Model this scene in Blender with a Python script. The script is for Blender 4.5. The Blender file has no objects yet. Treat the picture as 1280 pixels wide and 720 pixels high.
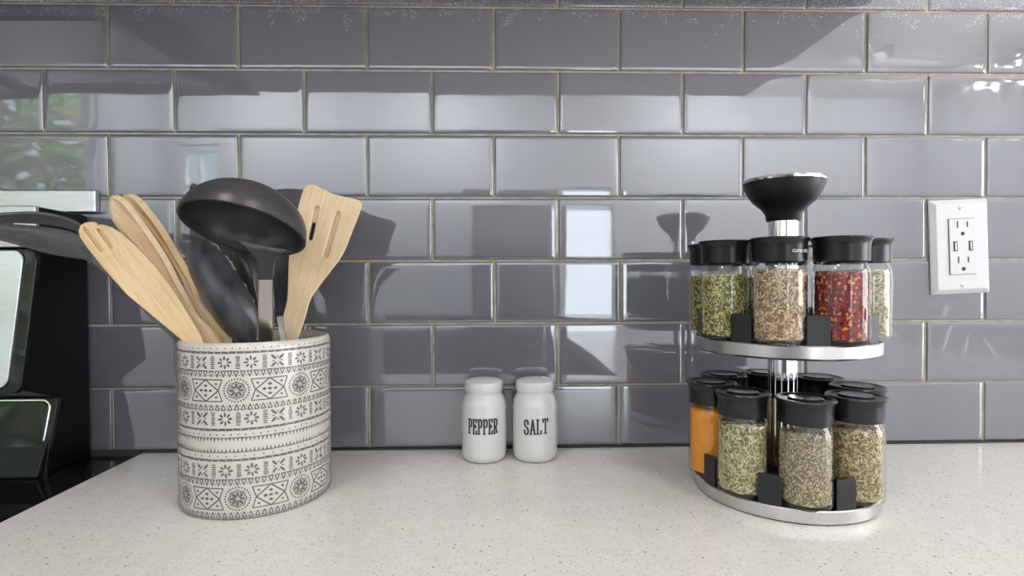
import bpy, bmesh, math, random
from mathutils import Vector, Matrix
random.seed(7)
S = bpy.context.scene
COL = S.collection
PI = math.pi

# ------------------------------------------------------------------ camera
FOC = 687.4
CAM = Vector((0.0, -0.6788, 0.2087))
YAW, PITCH, ROLL = 0.02673, -0.01509, -0.00366
fw = Vector((math.sin(YAW)*math.cos(PITCH), math.cos(YAW)*math.cos(PITCH), math.sin(PITCH)))
rt = Vector((math.cos(YAW), -math.sin(YAW), 0)); up = rt.cross(fw)
cR, sR = math.cos(ROLL), math.sin(ROLL)
rt, up = cR*rt + sR*up, -sR*rt + cR*up
cd = bpy.data.cameras.new('camera'); cam = bpy.data.objects.new('camera', cd); COL.objects.link(cam)
cam.matrix_world = Matrix(((rt.x, up.x, -fw.x, CAM.x), (rt.y, up.y, -fw.y, CAM.y), (rt.z, up.z, -fw.z, CAM.z), (0, 0, 0, 1)))
cd.sensor_width = 36; cd.lens = FOC/1280*36; cd.clip_start = 0.01
S.camera = cam

def ray(u, v): return rt*((u-640)/FOC) - up*((v-360)/FOC) + fw
def aty(u, v, y=0.0):
    d = ray(u, v); return CAM + d*((y-CAM.y)/d.y)
def atz(u, v, z=0.0):
    d = ray(u, v); return CAM + d*((z-CAM.z)/d.z)
def atx(u, v, x):
    d = ray(u, v); return CAM + d*((x-CAM.x)/d.x)
def atplane(u, v, p0, n):
    d = ray(u, v); return CAM + d*((Vector(p0)-CAM).dot(n)/d.dot(n))

# ------------------------------------------------------------------ world, lights, exposure
S.view_settings.view_transform = 'Standard'
S.view_settings.look = 'None'
S.view_settings.gamma = 1
S.view_settings.use_curve_mapping = False
S.view_settings.exposure = -0.08
w = bpy.data.worlds.new('sky'); S.world = w; w.use_nodes = True
w.node_tree.nodes['Background'].inputs[0].default_value = (0.72, 0.86, 1.0, 1)
w.node_tree.nodes['Background'].inputs[1].default_value = 3.5

def area(name, loc, direction, sx, sy, power, color=(1, 1, 1)):
    l = bpy.data.lights.new(name, 'AREA'); l.shape = 'RECTANGLE'; l.size = sx; l.size_y = sy
    l.energy = power; l.color = color
    o = bpy.data.objects.new(name, l); COL.objects.link(o)
    o.location = loc; o.rotation_euler = Vector(direction).to_track_quat('-Z', 'Y').to_euler()
    return o
sun = bpy.data.lights.new('sun', 'SUN'); sun.energy = 30.0; sun.angle = 0.02
so = bpy.data.objects.new('sun', sun); COL.objects.link(so); so.rotation_euler = Vector((-0.15, 0.8, -0.75)).to_track_quat('-Z', 'Y').to_euler()
# daylight through the patio door on the right, the curtained door in the rear wall and the left window
area('patio_daylight', (3.02, -1.3, 0.2), (-1, 0.0, 0), 1.7, 1.8, 70, (1.0, 0.98, 0.95))
area('rear_door_daylight', (0.65, -3.165, -0.03), (0, 1, 0), 0.36, 1.5, 6, (0.93, 0.96, 1.0))
ADDED_WASHERS = [(-1.55, -2.45, 20), (-0.35, -2.45, 20), (1.45, -2.45, 20), (2.5, -2.45, 10)]  # washers added so the rear wall mirrors brighter in the tiles
for lx in (-0.5, 0.6):  # overhead lights added to lift the countertop
    area('added_aisle_light', (lx, -0.95, 1.49), (0, 0, -1), 0.24, 0.24, 6, (1.0, 0.93, 0.86))
for lx, ly, lw in ADDED_WASHERS:
    area('added_washer_light', (lx, ly-0.045, 1.470), (0, -0.75, -0.62), 0.5, 0.07, lw, (0.93, 0.96, 1.0))

# ------------------------------------------------------------------ materials
MATS = {}
def mat(name, color, rough=0.5, metal=0.0, spec=0.5, ior=1.45, coat=0.0, aniso=0.0):
    m = bpy.data.materials.new(name); m.use_nodes = True
    b = m.node_tree.nodes['Principled BSDF']
    b.inputs['Base Color'].default_value = (*color, 1); b.inputs['Roughness'].default_value = rough
    b.inputs['Metallic'].default_value = metal; b.inputs['IOR'].default_value = ior
    b.inputs['Specular IOR Level'].default_value = spec; b.inputs['Coat Weight'].default_value = coat
    b.inputs['Anisotropic'].default_value = aniso
    MATS[name] = m
    return m
def nodes(m): return m.node_tree.nodes, m.node_tree.links, m.node_tree.nodes['Principled BSDF']
def ramp(n, stops):
    r = n.new('ShaderNodeValToRGB'); e = r.color_ramp.elements
    while len(e) < len(stops): e.new(0.5)
    for k, (p, c) in enumerate(stops): e[k].position = p; e[k].color = (*c, 1) if len(c) == 3 else c
    return r
def coords(n, l, scale=(1, 1, 1), kind='Object'):
    t = n.new('ShaderNodeTexCoord'); mp = n.new('ShaderNodeMapping'); mp.inputs['Scale'].default_value = scale
    l.new(t.outputs[kind], mp.inputs['Vector']); return mp.outputs[0]
def noise(n, l, vec, scale, detail=3, rough=0.55):
    t = n.new('ShaderNodeTexNoise'); t.inputs['Scale'].default_value = scale; t.inputs['Detail'].default_value = detail
    t.inputs['Roughness'].default_value = rough; l.new(vec, t.inputs['Vector']); return t.outputs['Fac']
def bump(n, l, b, fac, strength, dist):
    bp = n.new('ShaderNodeBump'); bp.inputs['Strength'].default_value = strength; bp.inputs['Distance'].default_value = dist
    l.new(fac, bp.inputs['Height']); l.new(bp.outputs[0], b.inputs['Normal'])
def noisy(name, c1, c2, scale, rough=0.5, stretch=(1, 1, 1), bstr=0.0, bdist=0.001, **k):
    m = mat(name, c1, rough, **k); n, l, b = nodes(m)
    f = noise(n, l, coords(n, l, stretch), scale, 4)
    r = ramp(n, [(0.35, c1), (0.65, c2)]); l.new(f, r.inputs[0]); l.new(r.outputs[0], b.inputs['Base Color'])
    if bstr: bump(n, l, b, f, bstr, bdist)
    return m

# glass wall tile: smoky glass with mirror-like face; limescale specks near the top of the wall
m = mat('tile_glass', (0.15, 0.148, 0.168), 0.03, ior=2.1, spec=0.5); n, l, b = nodes(m)
geo = n.new('ShaderNodeNewGeometry'); sep = n.new('ShaderNodeSeparateXYZ'); l.new(geo.outputs['Position'], sep.inputs[0])
vor = n.new('ShaderNodeTexVoronoi'); vor.inputs['Scale'].default_value = 650; l.new(geo.outputs['Position'], vor.inputs['Vector'])
lt = n.new('ShaderNodeMath'); lt.operation = 'LESS_THAN'; lt.inputs[1].default_value = 0.22; l.new(vor.outputs['Distance'], lt.inputs[0])
pn = noise(n, l, geo.outputs['Position'], 32, 3, 0.7)
zz = n.new('ShaderNodeMapRange'); zz.inputs['From Min'].default_value = 0.47; zz.inputs['From Max'].default_value = 0.56
zz.inputs['To Min'].default_value = -0.8; zz.inputs['To Max'].default_value = -0.40; zz.clamp = True; l.new(sep.outputs['Z'], zz.inputs['Value'])
ad = n.new('ShaderNodeMath'); ad.operation = 'ADD'; l.new(pn, ad.inputs[0]); l.new(zz.outputs[0], ad.inputs[1])
gt = n.new('ShaderNodeMath'); gt.operation = 'GREATER_THAN'; gt.inputs[1].default_value = 0.0; l.new(ad.outputs[0], gt.inputs[0])
mu = n.new('ShaderNodeMath'); mu.operation = 'MULTIPLY'; l.new(lt.outputs[0], mu.inputs[0]); l.new(gt.outputs[0], mu.inputs[1])
mx = n.new('ShaderNodeMix'); mx.data_type = 'RGBA'; mx.inputs['A'].default_value = (0.15, 0.148, 0.168, 1); mx.inputs['B'].default_value = (0.75, 0.75, 0.75, 1)
l.new(mu.outputs[0], mx.inputs['Factor']); l.new(mx.outputs['Result'], b.inputs['Base Color'])
wv = noise(n, l, geo.outputs['Position'], 14, 1); bump(n, l, b, wv, 0.06, 0.004)

noisy('grout', (0.46, 0.42, 0.33), (0.33, 0.29, 0.21), 60, 0.9, bstr=0.4)
mat('paint_wall', (0.74, 0.75, 0.77), 0.6)
mat('paint_ceiling', (0.86, 0.86, 0.86), 0.7)
mat('white_trim', (0.85, 0.85, 0.85), 0.4)
noisy('floor_wood', (0.30, 0.21, 0.14), (0.22, 0.15, 0.10), 6, 0.35, (1, 12, 1))
# quartz worktop with small grey flecks
m = mat('quartz', (0.69, 0.665, 0.63), 0.17, ior=1.5); n, l, b = nodes(m)
v = coords(n, l, (1, 1, 1))
base = ramp(n, [(0.3, (0.70, 0.675, 0.64)), (0.7, (0.655, 0.63, 0.595))]); l.new(noise(n, l, v, 55, 4), base.inputs[0])
cur = base.outputs[0]
for sc, thr, colr, dens in ((260, 0.24, (0.50, 0.47, 0.44), 0.55), (150, 0.15, (0.27, 0.25, 0.23), 0.78), (420, 0.30, (0.54, 0.52, 0.49), 0.5)):
    vo = n.new('ShaderNodeTexVoronoi'); vo.inputs['Scale'].default_value = sc; l.new(v, vo.inputs['Vector'])
    a1 = n.new('ShaderNodeMath'); a1.operation = 'LESS_THAN'; a1.inputs[1].default_value = thr; l.new(vo.outputs['Distance'], a1.inputs[0])
    sp = n.new('ShaderNodeSeparateColor'); l.new(vo.outputs['Color'], sp.inputs[0])
    a2 = n.new('ShaderNodeMath'); a2.operation = 'GREATER_THAN'; a2.inputs[1].default_value = dens; l.new(sp.outputs[0], a2.inputs[0])
    a3 = n.new('ShaderNodeMath'); a3.operation = 'MULTIPLY'; l.new(a1.outputs[0], a3.inputs[0]); l.new(a2.outputs[0], a3.inputs[1])
    mx = n.new('ShaderNodeMix'); mx.data_type = 'RGBA'; l.new(a3.outputs[0], mx.inputs['Factor']); l.new(cur, mx.inputs['A']); mx.inputs['B'].default_value = (*colr, 1)
    cur = mx.outputs['Result']
l.new(cur, b.inputs['Base Color'])

mat('ceramic', (0.54, 0.505, 0.465), 0.22, coat=0.3)
mat('print_grey', (0.135, 0.125, 0.118), 0.35)
mat('porcelain', (0.62, 0.62, 0.605), 0.12, coat=0.5)
mat('letter_black', (0.03, 0.03, 0.035), 0.4)
mat('outlet_white', (0.57, 0.57, 0.58), 0.3)
mat('slot_dark', (0.03, 0.03, 0.03), 0.6)
mat('screw_white', (0.7, 0.7, 0.7), 0.3, metal=0.3)
noisy('nylon_black', (0.030, 0.029, 0.029), (0.046, 0.044, 0.044), 260, 0.33, bstr=0.12, bdist=0.0004)
noisy('nylon_worn', (0.016, 0.017, 0.022), (0.075, 0.075, 0.078), 45, 0.30, (1, 1, 0.35), bstr=0.1, bdist=0.0004)
noisy('nylon_grey', (0.095, 0.093, 0.092), (0.13, 0.127, 0.124), 260, 0.4, bstr=0.12, bdist=0.0004)
mat('worn_edge', (0.30, 0.24, 0.18), 0.5)
mat('lid_black', (0.009, 0.009, 0.011), 0.27)
mat('lid_gloss', (0.012, 0.012, 0.014), 0.12)
mat('rubber_black', (0.009, 0.009, 0.011), 0.36)
mat('chrome', (0.82, 0.82, 0.84), 0.08, metal=1)
mat('black_glass', (0.006, 0.006, 0.007), 0.05)
mat('black_enamel', (0.004, 0.004, 0.005), 0.35, spec=0.25)
mat('lid_print', (0.75, 0.75, 0.75), 0.5)
def steel(name, stretch, c=(0.62, 0.62, 0.63), r=0.28):
    m = mat(name, c, r, metal=1, aniso=0.5); n, l, b = nodes(m)
    f = noise(n, l, coords(n, l, stretch), 9, 4)
    rr = ramp(n, [(0.3, tuple(x*0.86 for x in c)), (0.7, c)]); l.new(f, rr.inputs[0]); l.new(rr.outputs[0], b.inputs['Base Color'])
    return m
steel('brushed_steel', (4, 4, 160)); steel('brushed_rim', (60, 60, 20), (0.62, 0.61, 0.60), 0.27)
steel('handle_steel', (90, 90, 3), (0.66, 0.62, 0.58), 0.3)
def wood(name, c1, c2, c3):
    m = mat(name, c1, 0.55); n, l, b = nodes(m)
    v = coords(n, l, (1, 1, 1), 'UV')
    mp = n.new('ShaderNodeMapping'); mp.inputs['Scale'].default_value = (420, 22, 1); l.new(v, mp.inputs['Vector'])
    f = noise(n, l, mp.outputs[0], 1.0, 5, 0.6)
    f2 = noise(n, l, v, 16, 3)
    r = ramp(n, [(0.3, c2), (0.52, c1), (0.75, c3)]); l.new(f, r.inputs[0])
    r2 = ramp(n, [(0.35, (1, 1, 1)), (0.7, (0.93, 0.86, 0.76))]); l.new(f2, r2.inputs[0])
    mx = n.new('ShaderNodeMix'); mx.data_type = 'RGBA'; mx.blend_type = 'MULTIPLY'; mx.inputs['Factor'].default_value = 1
    l.new(r.outputs[0], mx.inputs['A']); l.new(r2.outputs[0], mx.inputs['B']); l.new(mx.outputs['Result'], b.inputs['Base Color'])
    bump(n, l, b, f, 0.15, 0.0004)
wood('bamboo', (0.78, 0.58, 0.34), (0.68, 0.47, 0.25), (0.83, 0.65, 0.42))
wood('beech', (0.80, 0.62, 0.40), (0.72, 0.52, 0.31), (0.84, 0.68, 0.47))
# thin jar glass: clear wall with Fresnel reflection
m = bpy.data.materials.new('jar_glass'); m.use_nodes = True; MATS['jar_glass'] = m
n, l = m.node_tree.nodes, m.node_tree.links; n.remove(n['Principled BSDF'])
tr = n.new('ShaderNodeBsdfTransparent'); tr.inputs[0].default_value = (0.97, 0.985, 0.98, 1)
gl = n.new('ShaderNodeBsdfGlossy'); gl.inputs['Roughness'].default_value = 0.02
fr = n.new('ShaderNodeFresnel'); gb = n.new('ShaderNodeNewGeometry')
io = n.new('ShaderNodeMapRange'); io.inputs['To Min'].default_value = 1.65; io.inputs['To Max'].default_value = 1/1.65   # unbent rays: no total reflection on the way out
l.new(gb.outputs['Backfacing'], io.inputs['Value']); l.new(io.outputs[0], fr.inputs['IOR'])
ms = n.new('ShaderNodeMixShader'); l.new(fr.outputs[0], ms.inputs[0]); l.new(tr.outputs[0], ms.inputs[1]); l.new(gl.outputs[0], ms.inputs[2])
l.new(ms.outputs[0], n['Material Output'].inputs[0])
# window glass, same idea
m2 = m.copy(); m2.name = 'pane_glass'; MATS['pane_glass'] = m2
# spice pieces take their colour from the mesh
m = mat('spice', (0.5, 0.4, 0.2), 0.75); n, l, b = nodes(m)
at = n.new('ShaderNodeVertexColor'); at.layer_name = 'Col'; l.new(at.outputs[0], b.inputs['Base Color'])
noisy('turmeric', (0.88, 0.34, 0.006), (0.74, 0.25, 0.005), 700, 0.85, bstr=0.3, bdist=0.0006)
m = mat('leaf', (0.2, 0.3, 0.1), 0.6); n, l, b = nodes(m)
at = n.new('ShaderNodeVertexColor'); at.layer_name = 'Col'; l.new(at.outputs[0], b.inputs['Base Color'])
mat('cabinet_grey', (0.16, 0.16, 0.175), 0.4)
mat('cabinet_brown', (0.78, 0.735, 0.69), 0.5)
mat('hood_grey', (0.20, 0.22, 0.25), 0.35)
mat('chair_white', (0.72, 0.73, 0.75), 0.35)
mat('crystal', (0.9, 0.9, 0.9), 0.05, coat=1)
m = mat('bulb_glow', (1, 0.95, 0.88), 0.5); n, l, b = nodes(m)
b.inputs['Emission Color'].default_value = (1, 0.95, 0.88, 1); b.inputs['Emission Strength'].default_value = 14
mat('soil', (0.12, 0.14, 0.06), 0.9)
m = mat('added_lamp_glow', (1, 0.95, 0.88), 0.5); n, l, b = nodes(m)  # glow of the added overhead lamps
b.inputs['Emission Color'].default_value = (1, 0.95, 0.88, 1); b.inputs['Emission Strength'].default_value = 4

# ------------------------------------------------------------------ helpers
def link(name, me, m=None, parent=None, smooth=False):
    o = bpy.data.objects.new(name, me); COL.objects.link(o)
    if m is not None:
        for q in (m if isinstance(m, (list, tuple)) else [m]): me.materials.append(MATS[q])
    if parent is not None: o.parent = parent
    if smooth:
        for p in me.polygons: p.use_smooth = True
    return o
def tag(o, label=None, cat=None, group=None, kind=None):
    if label: o['label'] = label
    if cat: o['category'] = cat
    if group: o['group'] = group
    if kind: o['kind'] = kind
    return o
def empty(name, loc, label, cat, group=None, rotz=0.0):
    o = bpy.data.objects.new(name, None); COL.objects.link(o); o.empty_display_size = 0.02
    o.location = loc; o.rotation_euler = (0, 0, rotz)
    return tag(o, label, cat, group)
class MB:
    def __init__(s): s.v = []; s.f = []; s.mi = []; s.c = []
    def add(s, verts, faces, mi=0, col=None):
        k = len(s.v); s.v += [tuple(x) for x in verts]; s.f += [tuple(i+k for i in f) for f in faces]
        s.mi += [mi]*len(faces); s.c += [col]*len(verts); return s
    def box(s, a, b, mi=0):
        x0, x1 = sorted((a[0], b[0])); y0, y1 = sorted((a[1], b[1])); z0, z1 = sorted((a[2], b[2]))
        v = [(x0, y0, z0), (x1, y0, z0), (x1, y1, z0), (x0, y1, z0), (x0, y0, z1), (x1, y0, z1), (x1, y1, z1), (x0, y1, z1)]
        return s.add(v, [(0, 3, 2, 1), (4, 5, 6, 7), (0, 1, 5, 4), (1, 2, 6, 5), (2, 3, 7, 6), (3, 0, 4, 7)], mi)
    def lathe(s, prof, seg=48, c=(0, 0, 0), mi=0, capb=False, capt=False):
        v = []; f = []
        for r, z in prof:
            for k in range(seg):
                a = 2*PI*k/seg; v.append((c[0]+r*math.cos(a), c[1]+r*math.sin(a), c[2]+z))
        for j in range(len(prof)-1):
            for k in range(seg):
                k2 = (k+1) % seg; f.append((j*seg+k, j*seg+k2, (j+1)*seg+k2, (j+1)*seg+k))
        if capb: f.append(tuple(reversed(range(seg))))
        if capt: f.append(tuple((len(prof)-1)*seg+k for k in range(seg)))
        return s.add(v, f, mi)
    def tube(s, pts, r, seg=8, mi=0):
        pts = [Vector(p) for p in pts]; rs = r if isinstance(r, (list, tuple)) else [r]*len(pts)
        v = []; f = []; n0 = None
        for i, p in enumerate(pts):
            t = (pts[min(i+1, len(pts)-1)]-pts[max(i-1, 0)]).normalized()
            if n0 is None: n0 = t.orthogonal().normalized()
            n0 = (n0-t*n0.dot(t)).normalized(); b_ = t.cross(n0)
            for k in range(seg):
                a = 2*PI*k/seg; v.append(p+(n0*math.cos(a)+b_*math.sin(a))*rs[i])
        for i in range(len(pts)-1):
            for k in range(seg):
                k2 = (k+1) % seg; f.append((i*seg+k, i*seg+k2, (i+1)*seg+k2, (i+1)*seg+k))
        f.append(tuple(reversed(range(seg)))); f.append(tuple((len(pts)-1)*seg+k for k in range(seg)))
        return s.add(v, f, mi)
    def mesh(s, name='mesh'):
        me = bpy.data.meshes.new(name); me.from_pydata(s.v, [], s.f); me.update()
        return me
    def build(s, name, m, parent=None, smooth=False, bev=0.0, seg=2, angle=0.6):
        me = s.mesh(name)
        o = link(name, me, m, parent, smooth)
        if isinstance(m, (list, tuple)):
            for p, k in zip(me.polygons, s.mi): p.material_index = k
        if any(c is not None for c in s.c):
            ca = me.color_attributes.new('Col', 'FLOAT_COLOR', 'POINT')
            buf = []
            for c in s.c: buf += [*(c or (0.5, 0.5, 0.5)), 1.0]
            ca.data.foreach_set('color', buf)
        if bev:
            md = o.modifiers.new('bevel', 'BEVEL'); md.width = bev; md.segments = seg; md.limit_method = 'ANGLE'; md.angle_limit = angle
        if smooth: sharp(o)
        return o
def sharp(o, ang=0.7):
    bm = bmesh.new(); bm.from_mesh(o.data)
    for e in bm.edges:
        if len(e.link_faces) == 2 and e.calc_face_angle(0) > ang: e.smooth = False
    bm.to_mesh(o.data); bm.free()
def struct(o): o['kind'] = 'structure'; return o
def catmull(pts, n):
    out = []
    for i in range(len(pts)-1):
        p0, p1, p2, p3 = pts[max(i-1, 0)], pts[i], pts[i+1], pts[min(i+2, len(pts)-1)]
        for k in range(n):
            t = k/n
            out.append(tuple(0.5*(2*b_+(c_-a_)*t+(2*a_-5*b_+4*c_-d_)*t*t+(3*b_-a_-3*c_+d_)*t**3) for a_, b_, c_, d_ in zip(p0, p1, p2, p3)))
    out.append(tuple(pts[-1])); return out

# ------------------------------------------------------------------ the room
ZF, ZC = -0.91, 1.53
XL, XR, YR = -2.3, 3.1, -3.2
struct(MB().box((XL-0.1, YR-0.1, ZF-0.05), (XR+0.1, 0.12, ZF)).build('floor', 'floor_wood'))
struct(MB().box((XL-0.1, YR-0.1, ZC), (XR+0.1, 0.12, ZC+0.05)).build('ceiling', 'paint_ceiling'))
wall = struct(MB().box((XL, 0.0075, ZF), (XR, 0.12, ZC)).build('wall_back', 'paint_wall'))
g = MB().box((-0.93, 0.0022, -0.004), (1.1, 0.0075, 0.62)).build('grout', 'grout', wall)
# tiles: one shared mesh with a softly rounded border
PT = 0.155; PV = 0.07755; X0 = -0.46825; Z1 = 0.5425
def tile_mesh(wd, ht, name):
    def axis(h): return [(-h, 0.0070), (-h, 0.0016), (-h+0.0008, 0.0006), (-h+0.0022, 0.00018), (-h+0.0055, 0.00003), (-h+0.010, 0)], h
    xs = [-wd/2, -wd/2+0.0006, -wd/2+0.002, -wd/2+0.005, -wd/2+0.0095, wd/2-0.0095, wd/2-0.005, wd/2-0.002, wd/2-0.0006, wd/2]
    zs = [-ht/2, -ht/2+0.0006, -ht/2+0.002, -ht/2+0.005, -ht/2+0.0095, ht/2-0.0095, ht/2-0.005, ht/2-0.002, ht/2-0.0006, ht/2]
    dep = [0.0013, 0.0005, 0.00016, 0.000035, 0, 0, 0.000035, 0.00016, 0.0005, 0.0013]
    v = []; f = []
    N = len(xs)
    for j in range(N):
        for i in range(N): v.append((xs[i], min(0.0014, dep[i]+dep[j]), zs[j]))
    for j in range(N-1):
        for i in range(N-1): f.append((j*N+i, j*N+i+1, (j+1)*N+i+1, (j+1)*N+i))
    ring = [i for i in range(N)]+[j*N+N-1 for j in range(1, N)]+[(N-1)*N+i for i in range(N-2, -1, -1)]+[j*N for j in range(N-2, 0, -1)]
    k = len(v)
    for q in ring: v.append((v[q][0], 0.0074, v[q][2]))
    for a in range(len(ring)):
        b_ = (a+1) % len(ring); f.append((ring[b_], ring[a], k+a, k+b_))
    me = bpy.data.meshes.new(name); me.from_pydata(v, [], f); me.update(); me.materials.append(MATS['tile_glass'])
    for p in me.polygons: p.use_smooth = True
    return me
TM = tile_mesh(PT-0.0027, PV-0.0027, 'tile')
TMB = tile_mesh(PT-0.0027, 0.0745, 'tile_bottom')
TMT = tile_mesh(PT-0.0027, 0.0745, 'tile_top')
rt_ = random.Random(3)
for r in range(-1, 7):
    zc = Z1-(r+0.5)*PV
    off = 0.0 if r % 2 == 0 else PT/2+0.0017
    for i in range(-3, 10):
        x = X0+off+(i+0.5)*PT
        if x < -0.62 and zc < 0.25: continue
        o = bpy.data.objects.new('tile', TMB if r == 6 else TM); COL.objects.link(o); o.parent = wall
        o.location = (x+rt_.uniform(-0.0004, 0.0004), 0, 0.0395 if r == 6 else zc)
        o.rotation_euler = (rt_.gauss(0, 0.0028), 0, rt_.gauss(0, 0.0028))
# black caulk line where the wall meets the worktop
MB().box((-0.62, -0.002, -0.006), (-0.4345, 0.004, 0.0035)).build('caulk', 'slot_dark', wall)
MB().box((-0.4335, -0.002, 0.0), (1.1, 0.004, 0.0022)).build('caulk', 'slot_dark', wall)

# left wall with the window that shows the garden
def wall_with_hole(name, axis, pos, thick, a0, a1, z0, z1, holes):
    mb = MB(); aa = sorted({a0, a1, *[q for h in holes for q in h[:2]]}); zs = sorted({z0, z1, *[q for h in holes for q in h[2:]]})
    for i in range(len(aa)-1):
        for j in range(len(zs)-1):
            ca, cz = (aa[i]+aa[i+1])/2, (zs[j]+zs[j+1])/2
            if any(h[0] < ca < h[1] and h[2] < cz < h[3] for h in holes): continue
            if axis == 'x': mb.box((pos, aa[i], zs[j]), (pos+thick, aa[i+1], zs[j+1]))
            else: mb.box((aa[i], pos, zs[j]), (aa[i+1], pos+thick, zs[j+1]))
    return struct(mb.build(name, 'paint_wall'))
W1 = (-2.6, -1.1, 0.12, 1.44)
wall_with_hole('wall_left', 'x', XL-0.1, 0.1, YR, 0.0, ZF, ZC, [W1])
W2 = (-2.2, -1.88, 0.1, 1.15); D1 = (0.44, 0.86, ZF, 0.85)
wall_with_hole('wall_front', 'y', YR-0.1, 0.1, XL, XR, ZF, ZC, [W2, D1])
D2 = (-2.2, -0.4, ZF, 1.12)
wall_with_hole('wall_right', 'x', XR, 0.1, YR, 0.0, ZF, ZC, [D2])
def window(name, axis, pos, h, nx, nz, bar=0.025, fr_=0.05):
    root = bpy.data.objects.new(name, None); COL.objects.link(root); struct(root)
    a0, a1, z0, z1 = h
    def bx(mb, p, q):
        if axis == 'x': mb.box((pos-0.03, p[0], p[1]), (pos+0.03, q[0], q[1]))
        else: mb.box((p[0], pos-0.03, p[1]), (q[0], pos+0.03, q[1]))
    mb = MB(); bx(mb, (a0, z0), (a1, z0+fr_)); bx(mb, (a0, z1-fr_), (a1, z1)); bx(mb, (a0, z0+fr_), (a0+fr_, z1-fr_)); bx(mb, (a1-fr_, z0+fr_), (a1, z1-fr_))
    mb.build('window_frame', 'white_trim', root)
    for k in range(1, nx):
        a = a0+(a1-a0)*k/nx; mb = MB(); bx(mb, (a-bar/2, z0+fr_), (a+bar/2, z1-fr_)); mb.build('mullion', 'white_trim', root)
    for k in range(1, nz):
        z = z0+(z1-z0)*k/nz; mb = MB(); bx(mb, (a0+fr_, z-bar/2), (a1-fr_, z+bar/2)); mb.build('glazing_bar', 'white_trim', root)
    mb = MB()
    if axis == 'x': mb.box((pos-0.003, a0+fr_, z0+fr_), (pos+0.003, a1-fr_, z1-fr_))
    else: mb.box((a0+fr_, pos-0.003, z0+fr_), (a1-fr_, pos+0.003, z1-fr_))
    mb.build('pane', 'pane_glass', root)
    return root
window('window_1', 'x', XL-0.05, W1, 2, 1)
window('window_2', 'y', YR-0.05, W2, 2, 3)
window('door_1', 'y', YR-0.06, D1, 1, 1, fr_=0.03)
window('door_2', 'x', XR+0.05, D2, 2, 1, fr_=0.06)
# garden outside the left window
def shrub(loc, rx, rz, seed, label):
    rr = random.Random(seed)
    root = empty('shrub', loc, label, 'shrub', 'shrubs outside the left window')
    MB().tube([(0, 0, 0), (0.02, 0, rz*0.5), (0, 0.03, rz)], [0.05, 0.04, 0.02], 6).build('stem', 'cabinet_brown', root)
    mb = MB()
    for k in range(2600):
        a = rr.uniform(0, 2*PI); ph = math.acos(rr.uniform(-1, 1)); q = rr.uniform(0.55, 1)
        c = Vector((rx*q*math.sin(ph)*math.cos(a), rx*q*math.sin(ph)*math.sin(a), rz+rz*0.9*q*math.cos(ph)))
        d = Vector((rr.gauss(0, 1), rr.gauss(0, 1), rr.gauss(0, 1))).normalized(); e = d.orthogonal().normalized(); s_ = rr.uniform(0.06, 0.13)
        t = rr.random(); colr = (0.28+0.35*t, 0.42+0.26*t, 0.12+0.25*t) if rr.random() < 0.85 else (0.62, 0.42, 0.44)
        mb.add([c-d*s_, c+e*s_*0.4, c+d*s_, c-e*s_*0.4], [(0, 1, 2, 3)], 0, colr)
    tag(mb.build('foliage', 'leaf', root), kind='stuff')
shrub((-4.3, -5.95, ZF), 0.72, 1.62, 1, 'tall garden shrub outside the left window, farthest from the house corner')
shrub((-4.3, -4.42, ZF), 0.72, 1.70, 2, 'tallest pale green garden shrub mirrored beside the range')
shrub((-4.3, -2.90, ZF), 0.72, 1.58, 3, 'garden shrub outside left window, mirrored in the range panel')
struct(MB().box((-9, -8, ZF-0.06), (XL-0.12, 4, ZF-0.02)).build('garden_ground', 'soil'))

# ------------------------------------------------------------------ worktops and cabinets
def prism(poly, z0, z1):
    mb = MB(); N = len(poly)
    mb.add([(x, y, z0) for x, y in poly]+[(x, y, z1) for x, y in poly], [tuple(reversed(range(N))), tuple(range(N, 2*N))]+[(i, (i+1) % N, N+(i+1) % N, N+i) for i in range(N)])
    return mb
poly = [(-0.4337, 0.0), (-0.4337, -0.525), (0.265, -0.525), (0.265, -2.0), (1.28, -2.0), (1.28, 0.0)]
tag(prism(poly, -0.03, 0.0).build('countertop', 'quartz', bev=0.003), 'white quartz countertop with grey flecks running along the tiled wall', 'countertop')
def cabinet(name, lo, hi, face, ndoor, label):
    root = empty(name, ((lo[0]+hi[0])/2, (lo[1]+hi[1])/2, lo[2]), label, 'cabinet')
    inv = Vector(root.location)
    sh = lambda p: (p[0]-inv.x, p[1]-inv.y, p[2]-inv.z)
    MB().box(sh(lo), sh(hi)).build('body', 'cabinet_grey', root)
    for k in range(ndoor):
        if face == 'x-':
            a = lo[1]+(hi[1]-lo[1])*k/ndoor+0.006; b_ = lo[1]+(hi[1]-lo[1])*(k+1)/ndoor-0.006
            d = MB().box(sh((lo[0]-0.018, a, lo[2]+0.1)), sh((lo[0], b_, hi[2]-0.02))).build('door', 'cabinet_grey', root, bev=0.003)
            MB().tube([sh((lo[0]-0.04, b_-0.04, hi[2]-0.2)), sh((lo[0]-0.04, b_-0.04, hi[2]-0.08))], 0.005).build('handle', 'brushed_steel', d)
        else:
            a = lo[0]+(hi[0]-lo[0])*k/ndoor+0.006; b_ = lo[0]+(hi[0]-lo[0])*(k+1)/ndoor-0.006
            y = lo[1] if face == 'y-' else hi[1]; s_ = -1 if face == 'y-' else 1
            d = MB().box(sh((a, y, lo[2]+0.1)), sh((b_, y+0.018*s_, hi[2]-0.02))).build('door', 'cabinet_grey', root, bev=0.003)
            MB().tube([sh((b_-0.04, y+0.04*s_, hi[2]-0.2)), sh((b_-0.04, y+0.04*s_, hi[2]-0.08))], 0.005).build('handle', 'brushed_steel', d)
    return root
cabinet('base_cabinet', (-0.43, -0.49, ZF), (0.29, 0.0, -0.031), 'y-', 2, 'grey base cabinet under the countertop along the tiled wall')
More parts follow.
